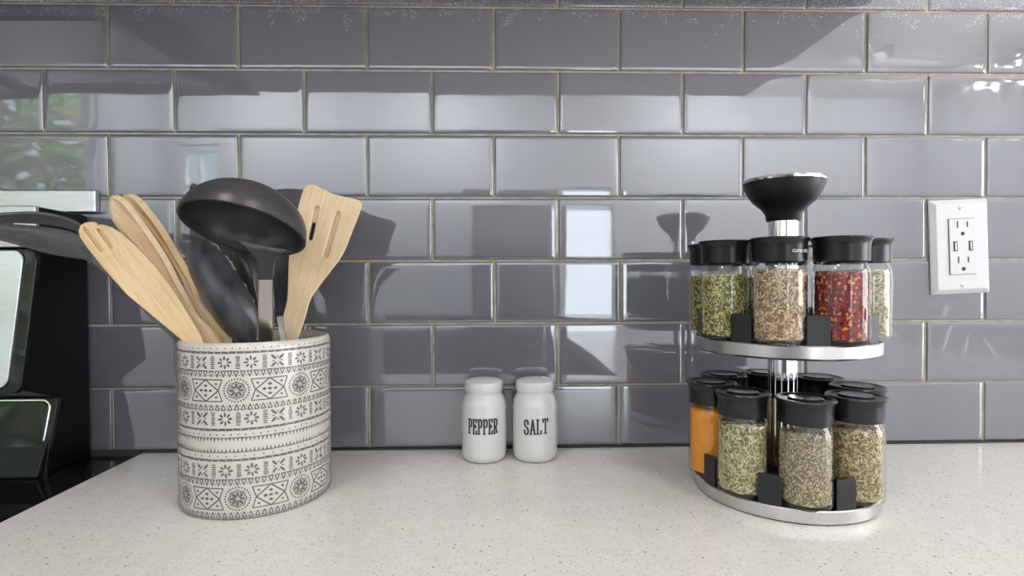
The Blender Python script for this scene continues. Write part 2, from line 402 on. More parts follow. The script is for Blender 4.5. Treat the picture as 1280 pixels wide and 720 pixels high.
cabinet('peninsula_cabinet', (0.30, -1.97, ZF), (1.0, -0.53, -0.031), 'x-', 3, 'grey base cabinet under the peninsula part of the countertop')
cabinet('rear_cabinet', (-1.35, -3.18, ZF), (-0.2, -2.6, -0.03), 'y+', 3, 'grey base cabinet by the rear wall beside the refrigerator')

# upper cabinet above the tiles and the hood above the range
root = empty('upper_cabinet', (0.0, -0.185, 0.562), 'brown-grey wall cabinet above the tiled wall, only its underside mirrored in the tiles', 'cabinet')
xa, xb = -0.448, 0.480
MB().box((xa, -0.165, 0.0), (xb, 0.18, 0.75)).build('body', 'cabinet_brown', root, bev=0.002)
MB().box((xa+0.02, -0.14, -0.0), (xb-0.02, 0.165, -0.004)).build('underside_panel', 'cabinet_brown', root)
for k in range(2):
    d = MB().box((xa+0.003+k*(xb-xa)/2, -0.185, 0.0), (xa-0.003+(k+1)*(xb-xa)/2, -0.166, 0.75)).build('door', 'cabinet_brown', root, bev=0.002)
    MB().tube([((xa+xb)/2+(-0.05 if k == 0 else 0.05), -0.21, 0.05), ((xa+xb)/2+(-0.05 if k == 0 else 0.05), -0.21, 0.17)], 0.005).build('handle', 'brushed_steel', d)
root = empty('range_hood', (-0.84, -0.205, 0.565), 'dark grey hood unit over the range, mirrored in the upper left tiles', 'hood')
MB().box((-0.39, -0.20, 0.0), (0.385, 0.198, 0.40)).build('body', 'hood_grey', root, bev=0.004)
for k in range(2):
    MB().box((-0.33+k*0.35, -0.12, -0.004), (-0.03+k*0.35, 0.12, 0.001)).build('grease_filter', 'brushed_steel', root)
    MB().box((-0.05+k*0.36, -0.15, -0.006), (-0.045+k*0.36, 0.15, 0.001)).build('filter_rail', 'white_trim', root)

# ------------------------------------------------------------------ the range at the left
XS = -0.4925
root = empty('range', (-0.87, -0.3, ZF), 'black and stainless range with raised back panel beside the worktop', 'range')
IO = Vector(root.location)
def loc(p): return tuple(Vector(p)-IO)
MB().box(loc((-1.25, -0.60, ZF)), loc((-0.437, -0.003, -0.012))).build('body', 'black_enamel', root)
MB().box(loc((-1.25, -0.62, -0.012)), loc((-0.4365, -0.003, -0.003))).build('cooktop', 'black_glass', root, bev=0.002)
pc = atx(42, 257, XS)                     # top front corner of the back panel
pt = atx(49, 312, XS); pb = atx(28, 488, XS)
q1 = atx(77, 492, XS); q2 = atx(58, 598, XS)
side = [(-0.003, -0.003), (-0.003, pc.z-0.002), (pc.y+0.004, pc.z), (pc.y+0.004, pt.z+0.003), (pt.y, pt.z), (pb.y, pb.z), (q1.y, q1.z-0.004), (q2.y-0.012, 0.0), (q2.y-0.012, -0.003)]
def side_prism(ys, x0, x1):
    N = len(ys); v = [loc((x0, y, z)) for y, z in ys]+[loc((x1, y, z)) for y, z in ys]
    return MB().add(v, [tuple(range(N)), tuple(reversed(range(N, 2*N)))]+[(i, N+i, N+(i+1) % N, (i+1) % N) for i in range(N)])
bk = side_prism(side, -1.25, XS).build('back_panel', 'black_enamel', root, bev=0.002)
# stainless strip against the wall above it
MB().box(loc((-1.25, -0.010, 0.2905)), loc((-0.4785, -0.0008, 0.3175))).build('wall_strip', 'brushed_steel', root, bev=0.0015)
# slanted stainless control face with a black rounded bezel
fn = Vector((0, pb.y-pt.y, pb.z-pt.z)).normalized(); fo = Vector((0, fn.z, -fn.y))
if fo.y > 0: fo = -fo
L_ = (pb-pt).length
def face_plate(org, dn, out, x0, x1, d0, d1, rad, th, name, mtl, parent, lift):
    pts = []
    for cx_, cd_, a0 in ((x1-rad, d0+rad, -PI/2), (x1-rad, d1-rad, 0), (x0+rad, d1-rad, PI/2), (x0+rad, d0+rad, PI)):
        for k in range(7):
            a = a0+PI/2*k/6; pts.append((cx_+rad*math.cos(a), cd_+rad*math.sin(a)))
    N = len(pts); v = []
    for hgt in (lift, lift+th):
        for x, d in pts:
            P = Vector((x, org.y, org.z))+dn*d+out*hgt; v.append(loc(P))
    return MB().add(v, [tuple(range(N)), tuple(reversed(range(N, 2*N)))]+[(i, N+i, N+(i+1) % N, (i+1) % N) for i in range(N)]).build(name, mtl, parent, bev=0.0008)
MB().box(loc((-1.25, pc.y, pt.z+0.002)), loc((XS+0.001, pc.y+0.006, pc.z))).build('top_trim', 'brushed_steel', root, bev=0.001)
face_plate(pt, fn, fo, -1.25, XS+0.002, 0.0, L_+0.004, 0.012, 0.006, 'bezel', 'black_glass', root, -0.002)
face_plate(pt, fn, fo, -1.24, XS-0.011, 0.002, L_-0.002, 0.010, 0.003, 'control_face', 'brushed_steel', root, 0.003)
ln = Vector((0, q2.y-q1.y, q2.z-q1.z)).normalized(); lo_ = Vector((0, ln.z, -ln.y))
if lo_.y > 0: lo_ = -lo_
LL = (q2-q1).length
face_plate(q1, ln, lo_, -1.25, XS+0.002, 0.0, LL+0.012, 0.012, 0.005, 'lower_frame', 'black_glass', root, 0.001)
face_plate(q1, ln, lo_, -1.25, XS-0.004, 0.006, LL+0.004, 0.010, 0.002, 'frame_line', 'chrome', root, 0.005)
face_plate(q1, ln, lo_, -1.25, XS-0.006, 0.008, LL+0.002, 0.009, 0.002, 'inner_glass', 'black_glass', root, 0.006)

# ------------------------------------------------------------------ utensil crock
CX, CY, CR = -0.2369, -0.1303, 0.0683
crock = empty('utensil_crock', (CX, CY, 0), 'round white ceramic crock stamped with grey tribal pattern, holding cooking utensils', 'crock')
prof = [(0.0, 0.0), (0.058, 0.0), (0.0655, 0.0006), (0.0676, 0.002), (CR, 0.005), (CR, 0.149), (CR-0.0004, 0.1515), (CR-0.0016, 0.1536), (CR-0.0034, 0.1545), (CR-0.0052, 0.1537), (CR-0.0062, 0.1515), (CR-0.0064, 0.148), (CR-0.0064, 0.008), (CR-0.009, 0.006), (0.0, 0.006)]
MB().lathe(prof, 96).build('body', 'ceramic', crock, smooth=True)
pat = MB(); RP = CR+0.00022; jr = random.Random(11)
def P3(s, z, lift=0.0):
    a = s/CR; return ((RP+lift)*math.cos(a), (RP+lift)*math.sin(a), z)
def poly2(pts, mi=0, lift=0.0): pat.add([P3(x, z, lift) for x, z in pts], [tuple(range(len(pts)))], mi)
def ell(s, z, a, b_, rot=0.0, nseg=9, mi=0, lift=0.0):
    a *= jr.uniform(0.9, 1.1); b_ *= jr.uniform(0.88, 1.12); rot += jr.gauss(0, 0.05)
    c_, s_ = math.cos(rot), math.sin(rot)
    poly2([(s+c_*a*math.cos(t)-s_*b_*math.sin(t), z+s_*a*math.cos(t)+c_*b_*math.sin(t)) for t in [2*PI*k/nseg for k in range(nseg)]], mi, lift)
def seg2(p, q, w_):
    dx_, dz = q[0]-p[0], q[1]-p[1]; L = math.hypot(dx_, dz); w_ *= 1.45; nx, nz = -dz/L*w_/2, dx_/L*w_/2
    nsub = max(1, int(L/0.005))
    for k in range(nsub):
        a = (p[0]+dx_*k/nsub, p[1]+dz*k/nsub); b_ = (p[0]+dx_*(k+1)/nsub, p[1]+dz*(k+1)/nsub)
        poly2([(a[0]-nx, a[1]-nz), (b_[0]-nx, b_[1]-nz), (b_[0]+nx, b_[1]+nz), (a[0]+nx, a[1]+nz)])
def band(z0, z1, wob=0.00025):
    N = 150
    pa = [jr.uniform(-wob, wob) for _ in range(N)]; pb_ = [jr.uniform(-wob, wob) for _ in range(N)]
    for k in range(N):
        k2 = (k+1) % N; s0, s1 = 2*PI*CR*k/N, 2*PI*CR*(k+1)/N
        poly2([(s0, z0+pa[k]), (s1, z0+pa[k2]), (s1, z1+pb_[k2]), (s0, z1+pb_[k])])
CIRC = 2*PI*CR
def deg(a): return math.radians(a)*CR
def dots(z, pitch, r, mi=0, lift=0.0, ph=0.0):
    N = round(CIRC/pitch)
    for k in range(N): ell(CIRC*(k+ph)/N, z+jr.uniform(-1, 1)*0.0002, r, r*0.85, 0, 7, mi, lift)
def tris(z0, z1, down, N=80):
    for k in range(N):
        s = CIRC*k/N; h = 0.0019
        a, b_ = (z1, z0) if down else (z0, z1)
        p = [(s-h, a), (s+h, a), (s+jr.uniform(-.0003, .0003), b_)]
        for i in range(3): seg2(p[i], p[(i+1) % 3], jr.uniform(0.00055, 0.0008))
        ell(s+CIRC/N/2, b_+(a-b_)*0.25, 0.0006, 0.0006, 0, 6)
def flower(s, z, kind, h):
    R_ = h/2
    if kind == '*':
        for k in range(8):
            a = k*PI/4+0.05; L = R_*0.36*(1.0 if k % 2 == 0 else 0.85)
            ell(s+R_*0.66*math.cos(a)*1.08, z+R_*0.66*math.sin(a), L, R_*0.17, a)
    else:
        for k in range(4):
            a = k*PI/2+PI/4; ell(s+R_*0.80*math.cos(a), z+R_*0.80*math.sin(a), R_*0.54, R_*0.19, a)
        for k in range(4):
            a = k*PI/2; ell(s+R_*0.62*math.cos(a), z+R_*0.62*math.sin(a), R_*0.17, R_*0.11, a)
seqf = ['*', 'X', '*', '*', 'X', '*', 'X', '*', '*', 'X', '*', 'X', '*', '*', 'X', '*', 'X', '*', '*', 'X']
def flowers(z0, z1):
    for k in range(20):
        s = deg(-125+18*k); flower(s, (z0+z1)/2, seqf[k], z1-z0)
        sb = s+deg(9.2); nb = 7
        for q in range(nb):
            wl = 0.0019*jr.uniform(0.7, 1.1)
            seg2((sb-wl, z0+(z1-z0)*(q+0.5)/nb), (sb+wl, z0+(z1-z0)*(q+0.5)/nb+jr.uniform(-.0003, .0003)), 0.0007)
def medallions(z0, z1):
    zc = (z0+z1)/2; H = (z1-z0)/2
    for k in range(8):
        s = deg(-126+45*k)
        for q in range(8):
            a = q*PI/4+PI/8*0; ell(s+0.0041*math.cos(a), zc+0.0041*math.sin(a), 0.0027, 0.00125, a)
        ell(s, zc, 0.0005, 0.0005, 0, 6)
        for q in range(8):
            a = q*PI/4
            pp = [(s+r_*math.cos(a+t), zc+r_*math.sin(a+t)) for r_, t in ((0.0066, -0.34), (0.0074, -0.17), (0.0076, 0.0), (0.0074, 0.17), (0.0066, 0.34))]
            for i in range(4): seg2(pp[i], pp[i+1], 0.0006)
            a += PI/8; poly2([(s+r_*math.cos(a+t), zc+r_*math.sin(a+t)) for r_, t in ((0.0052, 0), (0.0070, 0.2), (0.0070, -0.2))][::-1])
        for q in range(26):
            a = 2*PI*q/26; seg2((s+0.0094*math.cos(a), zc+0.0092*math.sin(a)), (s+0.0110*math.cos(a), zc+0.0106*math.sin(a)), 0.0009)
        d = s+deg(22.5); W = 0.0150; H2 = H*0.93
        c4 = [(d-W, zc+H2), (d+W, zc+H2), (d+W, zc-H2), (d-W, zc-H2)]
        seg2(c4[0], c4[1], 0.0007); seg2(c4[2], c4[3], 0.0007)
        l_, r2 = (d-W*0.78, zc), (d+W*0.78, zc)
        for a, b_ in ((c4[0], l_), (l_, c4[3]), (c4[1], r2), (r2, c4[2])): seg2(a, b_, 0.0007)
        for a, b_ in ((l_, (d, zc+H2)), ((d, zc+H2), r2), (r2, (d, zc-H2)), ((d, zc-H2), l_)): seg2(a, b_, 0.00085)
        for x, z in ((0, 0), (0.0045, 0), (-0.0045, 0), (0, 0.0042), (0, -0.0042)): ell(d+x, zc+z, 0.0017, 0.0012)
        for x in (-1, 1):
            for z in (-1, 1): ell(d+x*0.0098, zc+z*0.0058, 0.0013, 0.0010)
dots(0.1502, 0.0062, 0.0007)
band(0.1456, 0.1476); dots(0.1466, 0.0062, 0.00055, 1, 0.00012, 0.5)
flowers(0.1322, 0.1437); band(0.1307, 0.1311); tris(0.1255, 0.1304, True)
medallions(0.1036, 0.1238); tris(0.0968, 0.1014, False); flowers(0.0830, 0.0950)
band(0.0786, 0.0807); dots(0.0797, 0.0062, 0.00055, 1, 0.00012); dots(0.0753, 0.006, 0.0008)
band(0.0721, 0.0729); band(0.0596, 0.0604)
for k in range(130):
    s = CIRC*k/130; hh = jr.uniform(0.0025, 0.0042)
    poly2([(s-0.0009, 0.0722), (s, 0.0722-hh), (s+0.0009, 0.0722)]); hh = jr.uniform(0.0025, 0.0042)
    poly2([(s-0.0009, 0.0603), (s+0.0009, 0.0603), (s, 0.0603+hh)])
dots(0.0566, 0.0075, 0.0008); band(0.0520, 0.0541); dots(0.0531, 0.0062, 0.00055, 1, 0.00012)
flowers(0.0378, 0.0496); band(0.0364, 0.0368); tris(0.0310, 0.0360, True); medallions(0.0094, 0.0294); tris(0.0032, 0.0078, False)
pat.build('printed_pattern', ['print_grey', 'ceramic'], crock)

# ------------------------------------------------------------------ utensils in the crock
def plane_basis(p0, n_):
    e1 = Vector((1, 0, 0)); e1 = (e1-n_*e1.dot(n_)).normalized(); e2 = n_.cross(e1); 
    if e2.z < 0: e2 = -e2
    return e1, e2
def px_plate(name, outline, holes, p0, n_, th, bev, mtl, parent, grain=0.0):
    """flat board: outline and holes given as photo pixels, laid on the plane through p0 with normal n_ (facing the camera)"""
    n_ = Vector(n_).normalized(); e1, e2 = plane_basis(Vector(p0), n_); p0 = Vector(p0)
    def to2(u, v):
        q = atplane(u, v, p0, n_)-p0; return (q.dot(e1), q.dot(e2))
    cu = bpy.data.curves.new(name, 'CURVE'); cu.dimensions = '2D'; cu.fill_mode = 'BOTH'; cu.extrude = th/2-bev; cu.bevel_depth = bev; cu.bevel_resolution = 2; cu.offset = -bev
    for pts in [outline]+holes:
        q = [to2(*p) for p in pts]
        sp = cu.splines.new('POLY'); sp.points.add(len(q)-1); sp.use_cyclic_u = True
        for k, (x, y) in enumerate(q): sp.points[k].co = (x, y, 0, 1)
    tmp = bpy.data.objects.new('tmp', cu); COL.objects.link(tmp)
    dg = bpy.context.evaluated_depsgraph_get(); me = bpy.data.meshes.new_from_object(tmp.evaluated_get(dg))
    bpy.data.objects.remove(tmp); bpy.data.curves.remove(cu)
    uv = me.uv_layers.new(name='UVMap') if not me.uv_layers else me.uv_layers[0]
    cg, sg = math.cos(grain), math.sin(grain)
    for lp in me.loops:
        c = me.vertices[lp.vertex_index].co; uv.data[lp.index].uv = (c.x*cg-c.y*sg, c.x*sg+c.y*cg)
    base_ = parent.location if parent else Vector((0, 0, 0))
    M = Matrix(((e1.x, e2.x, e1.cross(e2).x, p0.x-base_.x), (e1.y, e2.y, e1.cross(e2).y, p0.y-base_.y), (e1.z, e2.z, e1.cross(e2).z, p0.z-base_.z), (0, 0, 0, 1)))
    me.transform(M)
    me.materials.clear()
    o = link(name, me, mtl, parent)
    return o
def capsule(u0, v0, u1, v1, w_, nseg=6):
    a = math.atan2(v1-v0, u1-u0); r = w_/2; out = []
    for k in range(nseg+1):
        t = a+PI/2+PI*k/nseg; out.append((u0+r*math.cos(t), v0+r*math.sin(t)))
    for k in range(nseg+1):
        t = a-PI/2+PI*k/nseg; out.append((u1+r*math.cos(t), v1+r*math.sin(t)))
    return out
def ribbon(name, st, th, mtl, parent, cross=14, sub=8, hole=None, bevel=0.0):
    """blade lofted through stations (left pixel, right pixel, depth y, cup): a curved sheet with real thickness"""
    st = catmull([tuple(float(x) for x in s) for s in st], sub)
    base_ = parent.location if parent else Vector((0, 0, 0))
    v = []; f = []; uvs = []
    rows = len(st)
    L = 0; prev = None
    for i, (lu, lv, ru, rv, y, cup) in enumerate(st):
        A = aty(lu, lv, y); B = aty(ru, rv, y); mid = (A+B)/2
        if prev is not None: L += (mid-prev).length
        prev = mid
        for j in range(cross+1):
            t = j/cross; P = A.lerp(B, t)-base_; q = 1-(2*t-1)**2
            P = P+Vector((0, cup*q, 0)); v.append(P); uvs.append(((t-0.5)*(B-A).length, L))
    for i in range(rows-1):
        for j in range(cross):
            if hole and hole(i/(rows-1), (j+0.5)/cross): continue
            a = i*(cross+1)+j; f.append((a, a+1, a+cross+2, a+cross+1))
    me = bpy.data.meshes.new(name); me.from_pydata(v, [], f); me.update()
    uv = me.uv_layers.new(name='UVMap')
    for lp in me.loops: uv.data[lp.index].uv = uvs[lp.vertex_index]
    o = link(name, me, mtl, parent, True)
    md = o.modifiers.new('thickness', 'SOLIDIFY'); md.thickness = th; md.offset = 0; md.use_even_offset = False
    if bevel:
        md = o.modifiers.new('bevel', 'BEVEL'); md.width = bevel; md.segments = 2; md.limit_method = 'ANGLE'; md.angle_limit = 0.9
    return o
def lean(y_at_rim, k):   # plane through the rim height, leaning by k metres in y for each metre up
    return (CX, y_at_rim, 0.16), (0, -1, k)

# bamboo fork-spatula (three rounded prongs), nearest to the crock's front lip
t = empty('bamboo_fork', (-0.262, -0.162, 0.02), 'flat bamboo serving fork with three rounded prongs leaning left in the crock', 'utensil', 'wooden utensils in the crock')
fo_l = [(99, 289), (101.5, 282), (107, 278.4), (112.5, 277.6), (118, 277.2), (121.5, 279), (123.2, 282.5), (125.5, 280.8), (131, 281), (140, 284.3), (152, 291.3), (173, 310), (198.6, 337), (217.8, 362.8), (236, 392), (250, 416), (262, 445), (272, 475), (262, 480), (248, 458), (227.5, 425), (195.4, 398.5), (160, 369), (128, 333), (109, 308.5), (101, 297)]
gro = [capsule(106.5, 286, 127, 313, 4.2), capsule(124, 288, 139.5, 309, 4.2)]
p0, n_ = lean(-0.166, 0.06)
px_plate('prong_blade', fo_l, gro, p0, n_, 0.0036, 0.0012, 'bamboo', t, grain=-0.62)
px_plate('back_layer', fo_l, [], (p0[0], p0[1]+0.003, p0[2]), n_, 0.0034, 0.0012, 'bamboo', t, grain=-0.62)
# bamboo spoon
t = empty('bamboo_spoon', (-0.25, -0.15, 0.02), 'bamboo spoon with pointed oval bowl standing behind the bamboo fork', 'utensil', 'wooden utensils in the crock')
ribbon('bowl_and_handle', [(139.5, 246.5, 142, 244.6, -0.152, 0), (137, 254, 155, 252, -0.151, 0.004), (139, 268, 173, 274, -0.150, 0.010), (152, 288, 194, 304, -0.150, 0.012), (184, 325, 210, 330, -0.151, 0.009), (206, 352, 226, 362, -0.152, 0.003), (229, 386, 247, 393, -0.153, 0), (251, 421, 271, 420, -0.154, 0), (280, 475, 296, 470, -0.152, 0)], 0.005, 'beech', t, bevel=0.0015)
# slotted bamboo spoon behind it
t = empty('bamboo_slotted_spoon', (-0.24, -0.135, 0.02), 'bamboo spoon with one long slot, behind the pointed bamboo spoon', 'utensil', 'wooden utensils in the crock')
ribbon('bowl_and_handle', [(155, 246, 161, 243, -0.138, 0), (154, 250, 173, 250, -0.137, 0.002), (170, 268, 198, 281, -0.135, 0.004), (196, 302, 219, 316, -0.133, 0.004), (219, 338, 238, 349, -0.132, 0.003), (236, 367, 248, 374, -0.132, 0), (252, 394, 266, 399, -0.132, 0), (272, 424, 284, 424, -0.132, 0), (300, 475, 310, 470, -0.130, 0)], 0.006, 'bamboo', t, cross=16, sub=10, hole=lambda s, q: 0.19 < s < 0.44 and 0.40 < q < 0.60, bevel=0.0015)
# slotted wooden turner at the right
t = empty('wooden_turner', (-0.20, -0.105, 0.02), 'light wooden slotted turner leaning right in the crock', 'utensil', 'wooden utensils in the crock')
tu = catmull([(380, 236), (384, 232), (388, 231), (394, 231.6), (404, 236.5), (417, 242.5), (433, 246.5), (446, 249.6), (451, 252.5), (452.3, 258), (448, 270), (441, 288), (432, 311), (424, 325), (415, 337), (402, 354), (391, 369), (387, 378), (383, 392), (378, 408), (372.5, 424), (362, 455), (354, 475), (344, 475), (350, 450), (357, 424), (355, 410), (354, 396), (357, 384), (359.5, 370), (360.5, 345), (361.5, 320), (366, 293), (372, 264), (376.5, 246)], 3)
p0, n_ = lean(-0.112, 0.10)
px_plate('slotted_blade', tu, [capsule(396.5, 261, 388, 299, 6.2), capsule(423, 268, 407.5, 319, 6.2)], p0, n_, 0.0036, 0.0012, 'beech', t, grain=0.26)
px_plate('back_layer', tu, [capsule(392.5, 281, 388.5, 298, 4.8)], (p0[0], p0[1]+0.0032, p0[2]), n_, 0.0034, 0.0012, 'beech', t, grain=0.26)
# large worn black spoon in front
t = empty('black_serving_spoon', (-0.225, -0.155, 0.02), 'worn black nylon spoon, its scratched bowl resting on the crock rim under the ladle', 'utensil', 'black utensils in the crock')
ribbon('bowl', [(246, 299, 252, 298, -0.168, 0), (238, 304, 262, 305, -0.168, -0.004), (234.5, 316, 279, 318, -0.168, -0.010), (237, 336, 295, 341, -0.168, -0.014), (246, 358, 309, 363, -0.168, -0.016), (258, 381, 318, 381, -0.168, -0.015), (270, 399, 322, 398, -0.168, -0.012), (284, 416, 323, 414, -0.167, -0.008), (300, 430, 322, 432, -0.165, -0.003), (306, 450, 318, 450, -0.162, 0), (308, 480, 320, 480, -0.158, 0)], 0.0026, 'nylon_worn', t, cross=18, sub=8, bevel=0.0008)
eg = [(238, 304), (246, 299), (253, 298), (259, 304), (266, 305), (272, 308), (279, 318), (287, 326), (293, 336), (297, 346), (305, 356), (309, 366), (315, 373), (317, 382), (321, 391), (322, 403), (323, 415), (322, 425)]
wq = random.Random(5)
MB().tube([aty(u+wq.uniform(-1.3, 1.3), v_, -0.1682)-t.location for u, v_ in catmull(eg, 3)], 0.0009, 6).build('worn_edge', 'worn_edge', t, True)
# second black spoon behind it
t = empty('black_narrow_spoon', (-0.22, -0.135, 0.02), 'narrow black nylon spoon wedged between worn spoon and ladle handle', 'utensil', 'black utensils in the crock')
ob = ribbon('bowl', [(291, 310, 297, 307, -0.140, 0), (287, 318, 308, 312, -0.140, -0.004), (289, 330, 324, 326, -0.140, -0.007), (298, 350, 334, 350, -0.140, -0.008), (310, 380, 336, 380, -0.140, -0.005), (320, 420, 334, 420, -0.140, 0), (322, 475, 334, 475, -0.138, 0)], 0.0026, 'nylon_black', t, bevel=0.0008)
MB().tube([aty(309, 322, -0.147)-t.location, aty(316, 345, -0.150)-t.location, aty(321, 372, -0.147)-t.location], [0.0008, 0.0012, 0.0008], 6).build('spine_ridge', 'nylon_black', ob, True)
# black slotted spoon pointing far left
t = empty('black_slotted_spoon', (-0.27, -0.115, 0.02), 'black nylon slotted spoon stretching far left out of the crock, over the range', 'utensil', 'black utensils in the crock')
def hole_slot(s, q): return 0.20 < s < 0.47 and 0.27 < q < 0.36
bs = [(-46, 284, -44, 288, -0.135, 0), (-38, 274, -34, 291, -0.134, 0.006), (-15, 269, -12, 296, -0.133, 0.013), (15, 266.5, 15, 303, -0.132, 0.017), (45, 266, 42, 311, -0.131, 0.017), (72, 270, 66, 317, -0.130, 0.014), (98, 280, 92, 321.5, -0.129, 0.010), (114, 296, 106, 324, -0.128, 0.006), (127, 315, 116, 329, -0.128, 0.002), (150, 340, 141, 350, -0.127, 0), (196, 386, 188, 396, -0.125, 0), (240, 428, 232, 438, -0.122, 0), (282, 478, 274, 484, -0.118, 0)]
ribbon('bowl', bs, 0.0028, 'nylon_grey', t, cross=30, sub=10, hole=hole_slot, bevel=0.0008)
# black turner behind the wooden one
t = empty('black_turner', (-0.205, -0.09, 0.02), 'black nylon turner with hanging hole behind the wooden turner', 'utensil', 'black utensils in the crock')
bt = catmull([(334, 248), (340, 239), (352, 236.5), (372, 236.5), (390, 240), (400, 246), (402, 256), (398, 290), (388, 322), (376, 345), (367, 368), (362, 390), (359, 408), (346, 408), (344, 385), (341, 350), (336, 320), (333, 285), (334, 258)], 3)
p0, n_ = lean(-0.088, 0.12)
bl = px_plate('blade', bt, [capsule(391, 262, 384, 300, 5)], p0, n_, 0.003, 0.001, 'nylon_black', t)
px_plate('handle', [(346, 396), (356, 394), (361, 424), (366, 475), (352, 475), (350, 424)], [], (p0[0], p0[1]-0.005, p0[2]), n_, 0.003, 0.0008, 'handle_steel', t)
# black pasta server behind the ladle
t = empty('black_pasta_server', (-0.235, -0.11, 0.02), 'black nylon pasta server mostly hidden behind the ladle bowl', 'utensil', 'black utensils in the crock')
ribbon('bowl', [(243, 252, 300, 248, -0.104, 0.004), (239, 262, 306, 262, -0.104, 0.008), (238, 285, 305, 285, -0.106, 0.012), (241, 302, 300, 306, -0.108, 0.010), (262, 328, 296, 330, -0.110, 0.004), (279, 360, 296, 360, -0.112, 0), (290, 420, 306, 420, -0.114, 0), (296, 475, 312, 475, -0.116, 0)], 0.003, 'nylon_black', t, bevel=0.0008)
for k, (u, v_) in enumerate(((243, 234), (262, 232), (280, 230), (296, 234))):
    MB().tube([aty(u+(1 if k == 0 else 0), v_+22, -0.104)-t.location, aty(u, v_+10, -0.107)-t.location, aty(u, v_, -0.114)-t.location, aty(u-1, v_-2, -0.120)-t.location], [0.0048, 0.0046, 0.0042, 0.0024], 10).build('tooth', 'nylon_black', t, True)
# ladle
LC = aty(304.5, 287, -0.195)
t = empty('soup_ladle', (LC.x+0.02, -0.155, 0.02), 'black nylon soup ladle with steel handle, bowl upside down above the crock', 'utensil', 'black utensils in the crock')
nd = Vector((-0.11, -0.37, -0.91)).normalized()           # where the bowl opens
e1 = Vector((1, 0, 0)); e1 = (e1-nd*e1.dot(nd)).normalized(); e2 = nd.cross(e1)
RL, TL = 0.0520, 0.0024
pr = []
for k in range(17):
    a = PI/2*k/16; pr.append((RL*math.cos(a), -RL*0.78*math.sin(a)))
pi_ = [(max(0.0001, r*(1-TL/RL)), z*(1-TL/RL)) for r, z in reversed(pr)]
rim = [(RL-TL, 0.0004), (RL-TL/2, 0.0012), (RL, 0.0004)]
mb = MB().lathe(rim[::-1][:1]+pr[1:]+pi_[:-1]+rim, 64)
o = mb.build('bowl', 'nylon_black', t, True)
M = Matrix(((e1.x, e2.x, nd.x, LC.x-t.location.x), (e1.y, e2.y, nd.y, LC.y-t.location.y), (e1.z, e2.z, nd.z, LC.z-t.location.z), (0, 0, 0, 1)))
o.data.transform(M)
# neck: from the front rim down to the handle
yn = LC.y-0.030
ribbon('neck', [(298, 302, 364, 314, -0.2410, 0), (312, 311, 352, 316, -0.2410, 0), (320.5, 320, 346, 320, -0.2365, 0), (323, 332, 342.5, 332, -0.2280, 0), (322.5, 347, 341.5, 347, -0.2170, 0)], 0.005, 'nylon_black', t, cross=10, bevel=0.0018)
ribbon('handle', [(323, 345, 340.5, 345, -0.2175, 0), (322.5, 385, 341, 385, -0.195, 0), (323, 424, 341.5, 424, -0.173, 0), (323.5, 500, 341.5, 500, -0.135, 0)], 0.003, 'handle_steel', t, cross=4, bevel=0.0008)

# ------------------------------------------------------------------ salt and pepper shakers
SY = -0.036
def stroke_text(word, height, width_per, strokew):
    """slab letters as stroke polylines in a unit cell (0..1 wide, 0..1 high)"""
    G = {
     'P': [[(0.15, 0), (0.15, 1)], [(0.0, 0), (0.35, 0)], [(0, 1), (0.55, 1), (0.8, 0.92), (0.86, 0.75), (0.8, 0.56), (0.55, 0.48), (0.15, 0.48)]],
     'E': [[(0.15, 0), (0.15, 1)], [(0, 0), (0.85, 0), (0.85, 0.2)], [(0, 1), (0.82, 1), (0.82, 0.82)], [(0.15, 0.52), (0.6, 0.52)], [(0.6, 0.44), (0.6, 0.6)]],
     'R': [[(0.15, 0), (0.15, 1)], [(0.0, 0), (0.32, 0)], [(0, 1), (0.55, 1), (0.8, 0.92), (0.84, 0.76), (0.8, 0.58), (0.55, 0.5), (0.15, 0.5)], [(0.48, 0.5), (0.8, 0.04), (0.98, 0.06)]],
     'S': [[(0.82, 0.72), (0.8, 0.88), (0.65, 0.99), (0.35, 1.0), (0.15, 0.9), (0.12, 0.72), (0.25, 0.58), (0.7, 0.42), (0.86, 0.27), (0.8, 0.1), (0.62, 0.0), (0.32, 0.0), (0.12, 0.12), (0.1, 0.28)]],
     'A': [[(0.08, 0), (0.48, 1), (0.9, 0)], [(0.22, 0.32), (0.76, 0.32)], [(-0.04, 0), (0.22, 0)], [(0.76, 0), (1.02, 0)]],
     'L': [[(0.2, 0), (0.2, 1)], [(0.05, 0), (0.88, 0), (0.88, 0.22)], [(0.05, 1), (0.36, 1)]],
     'T': [[(0.5, 0), (0.5, 1)], [(0.0, 0.82), (0.02, 1), (0.98, 1), (1.0, 0.82)], [(0.32, 0), (0.68, 0)]]}
    polys = []
    n_ch = len(word); tot = n_ch*width_per
    for k, ch in enumerate(word):
        x0 = -tot/2+k*width_per
        for line in G[ch]:
            pts = [(x0+px*width_per*0.78+0.11*width_per, pz*height) for px, pz in line]
            for a, b_ in zip(pts, pts[1:]):
                dx_, dz = b_[0]-a[0], b_[1]-a[1]; L = math.hypot(dx_, dz) or 1e-9
                ux, uz = dx_/L*strokew*0.42, dz/L*strokew*0.42; sw = strokew*(1.0 if abs(dz) > abs(dx_) else 0.72)
                nx, nz = -dz/L*sw/2, dx_/L*sw/2
                polys.append([(a[0]-ux-nx, a[1]-uz-nz), (b_[0]+ux-nx, b_[1]+uz-nz), (b_[0]+ux+nx, b_[1]+uz+nz), (a[0]-ux+nx, a[1]-uz+nz)])
    return polys
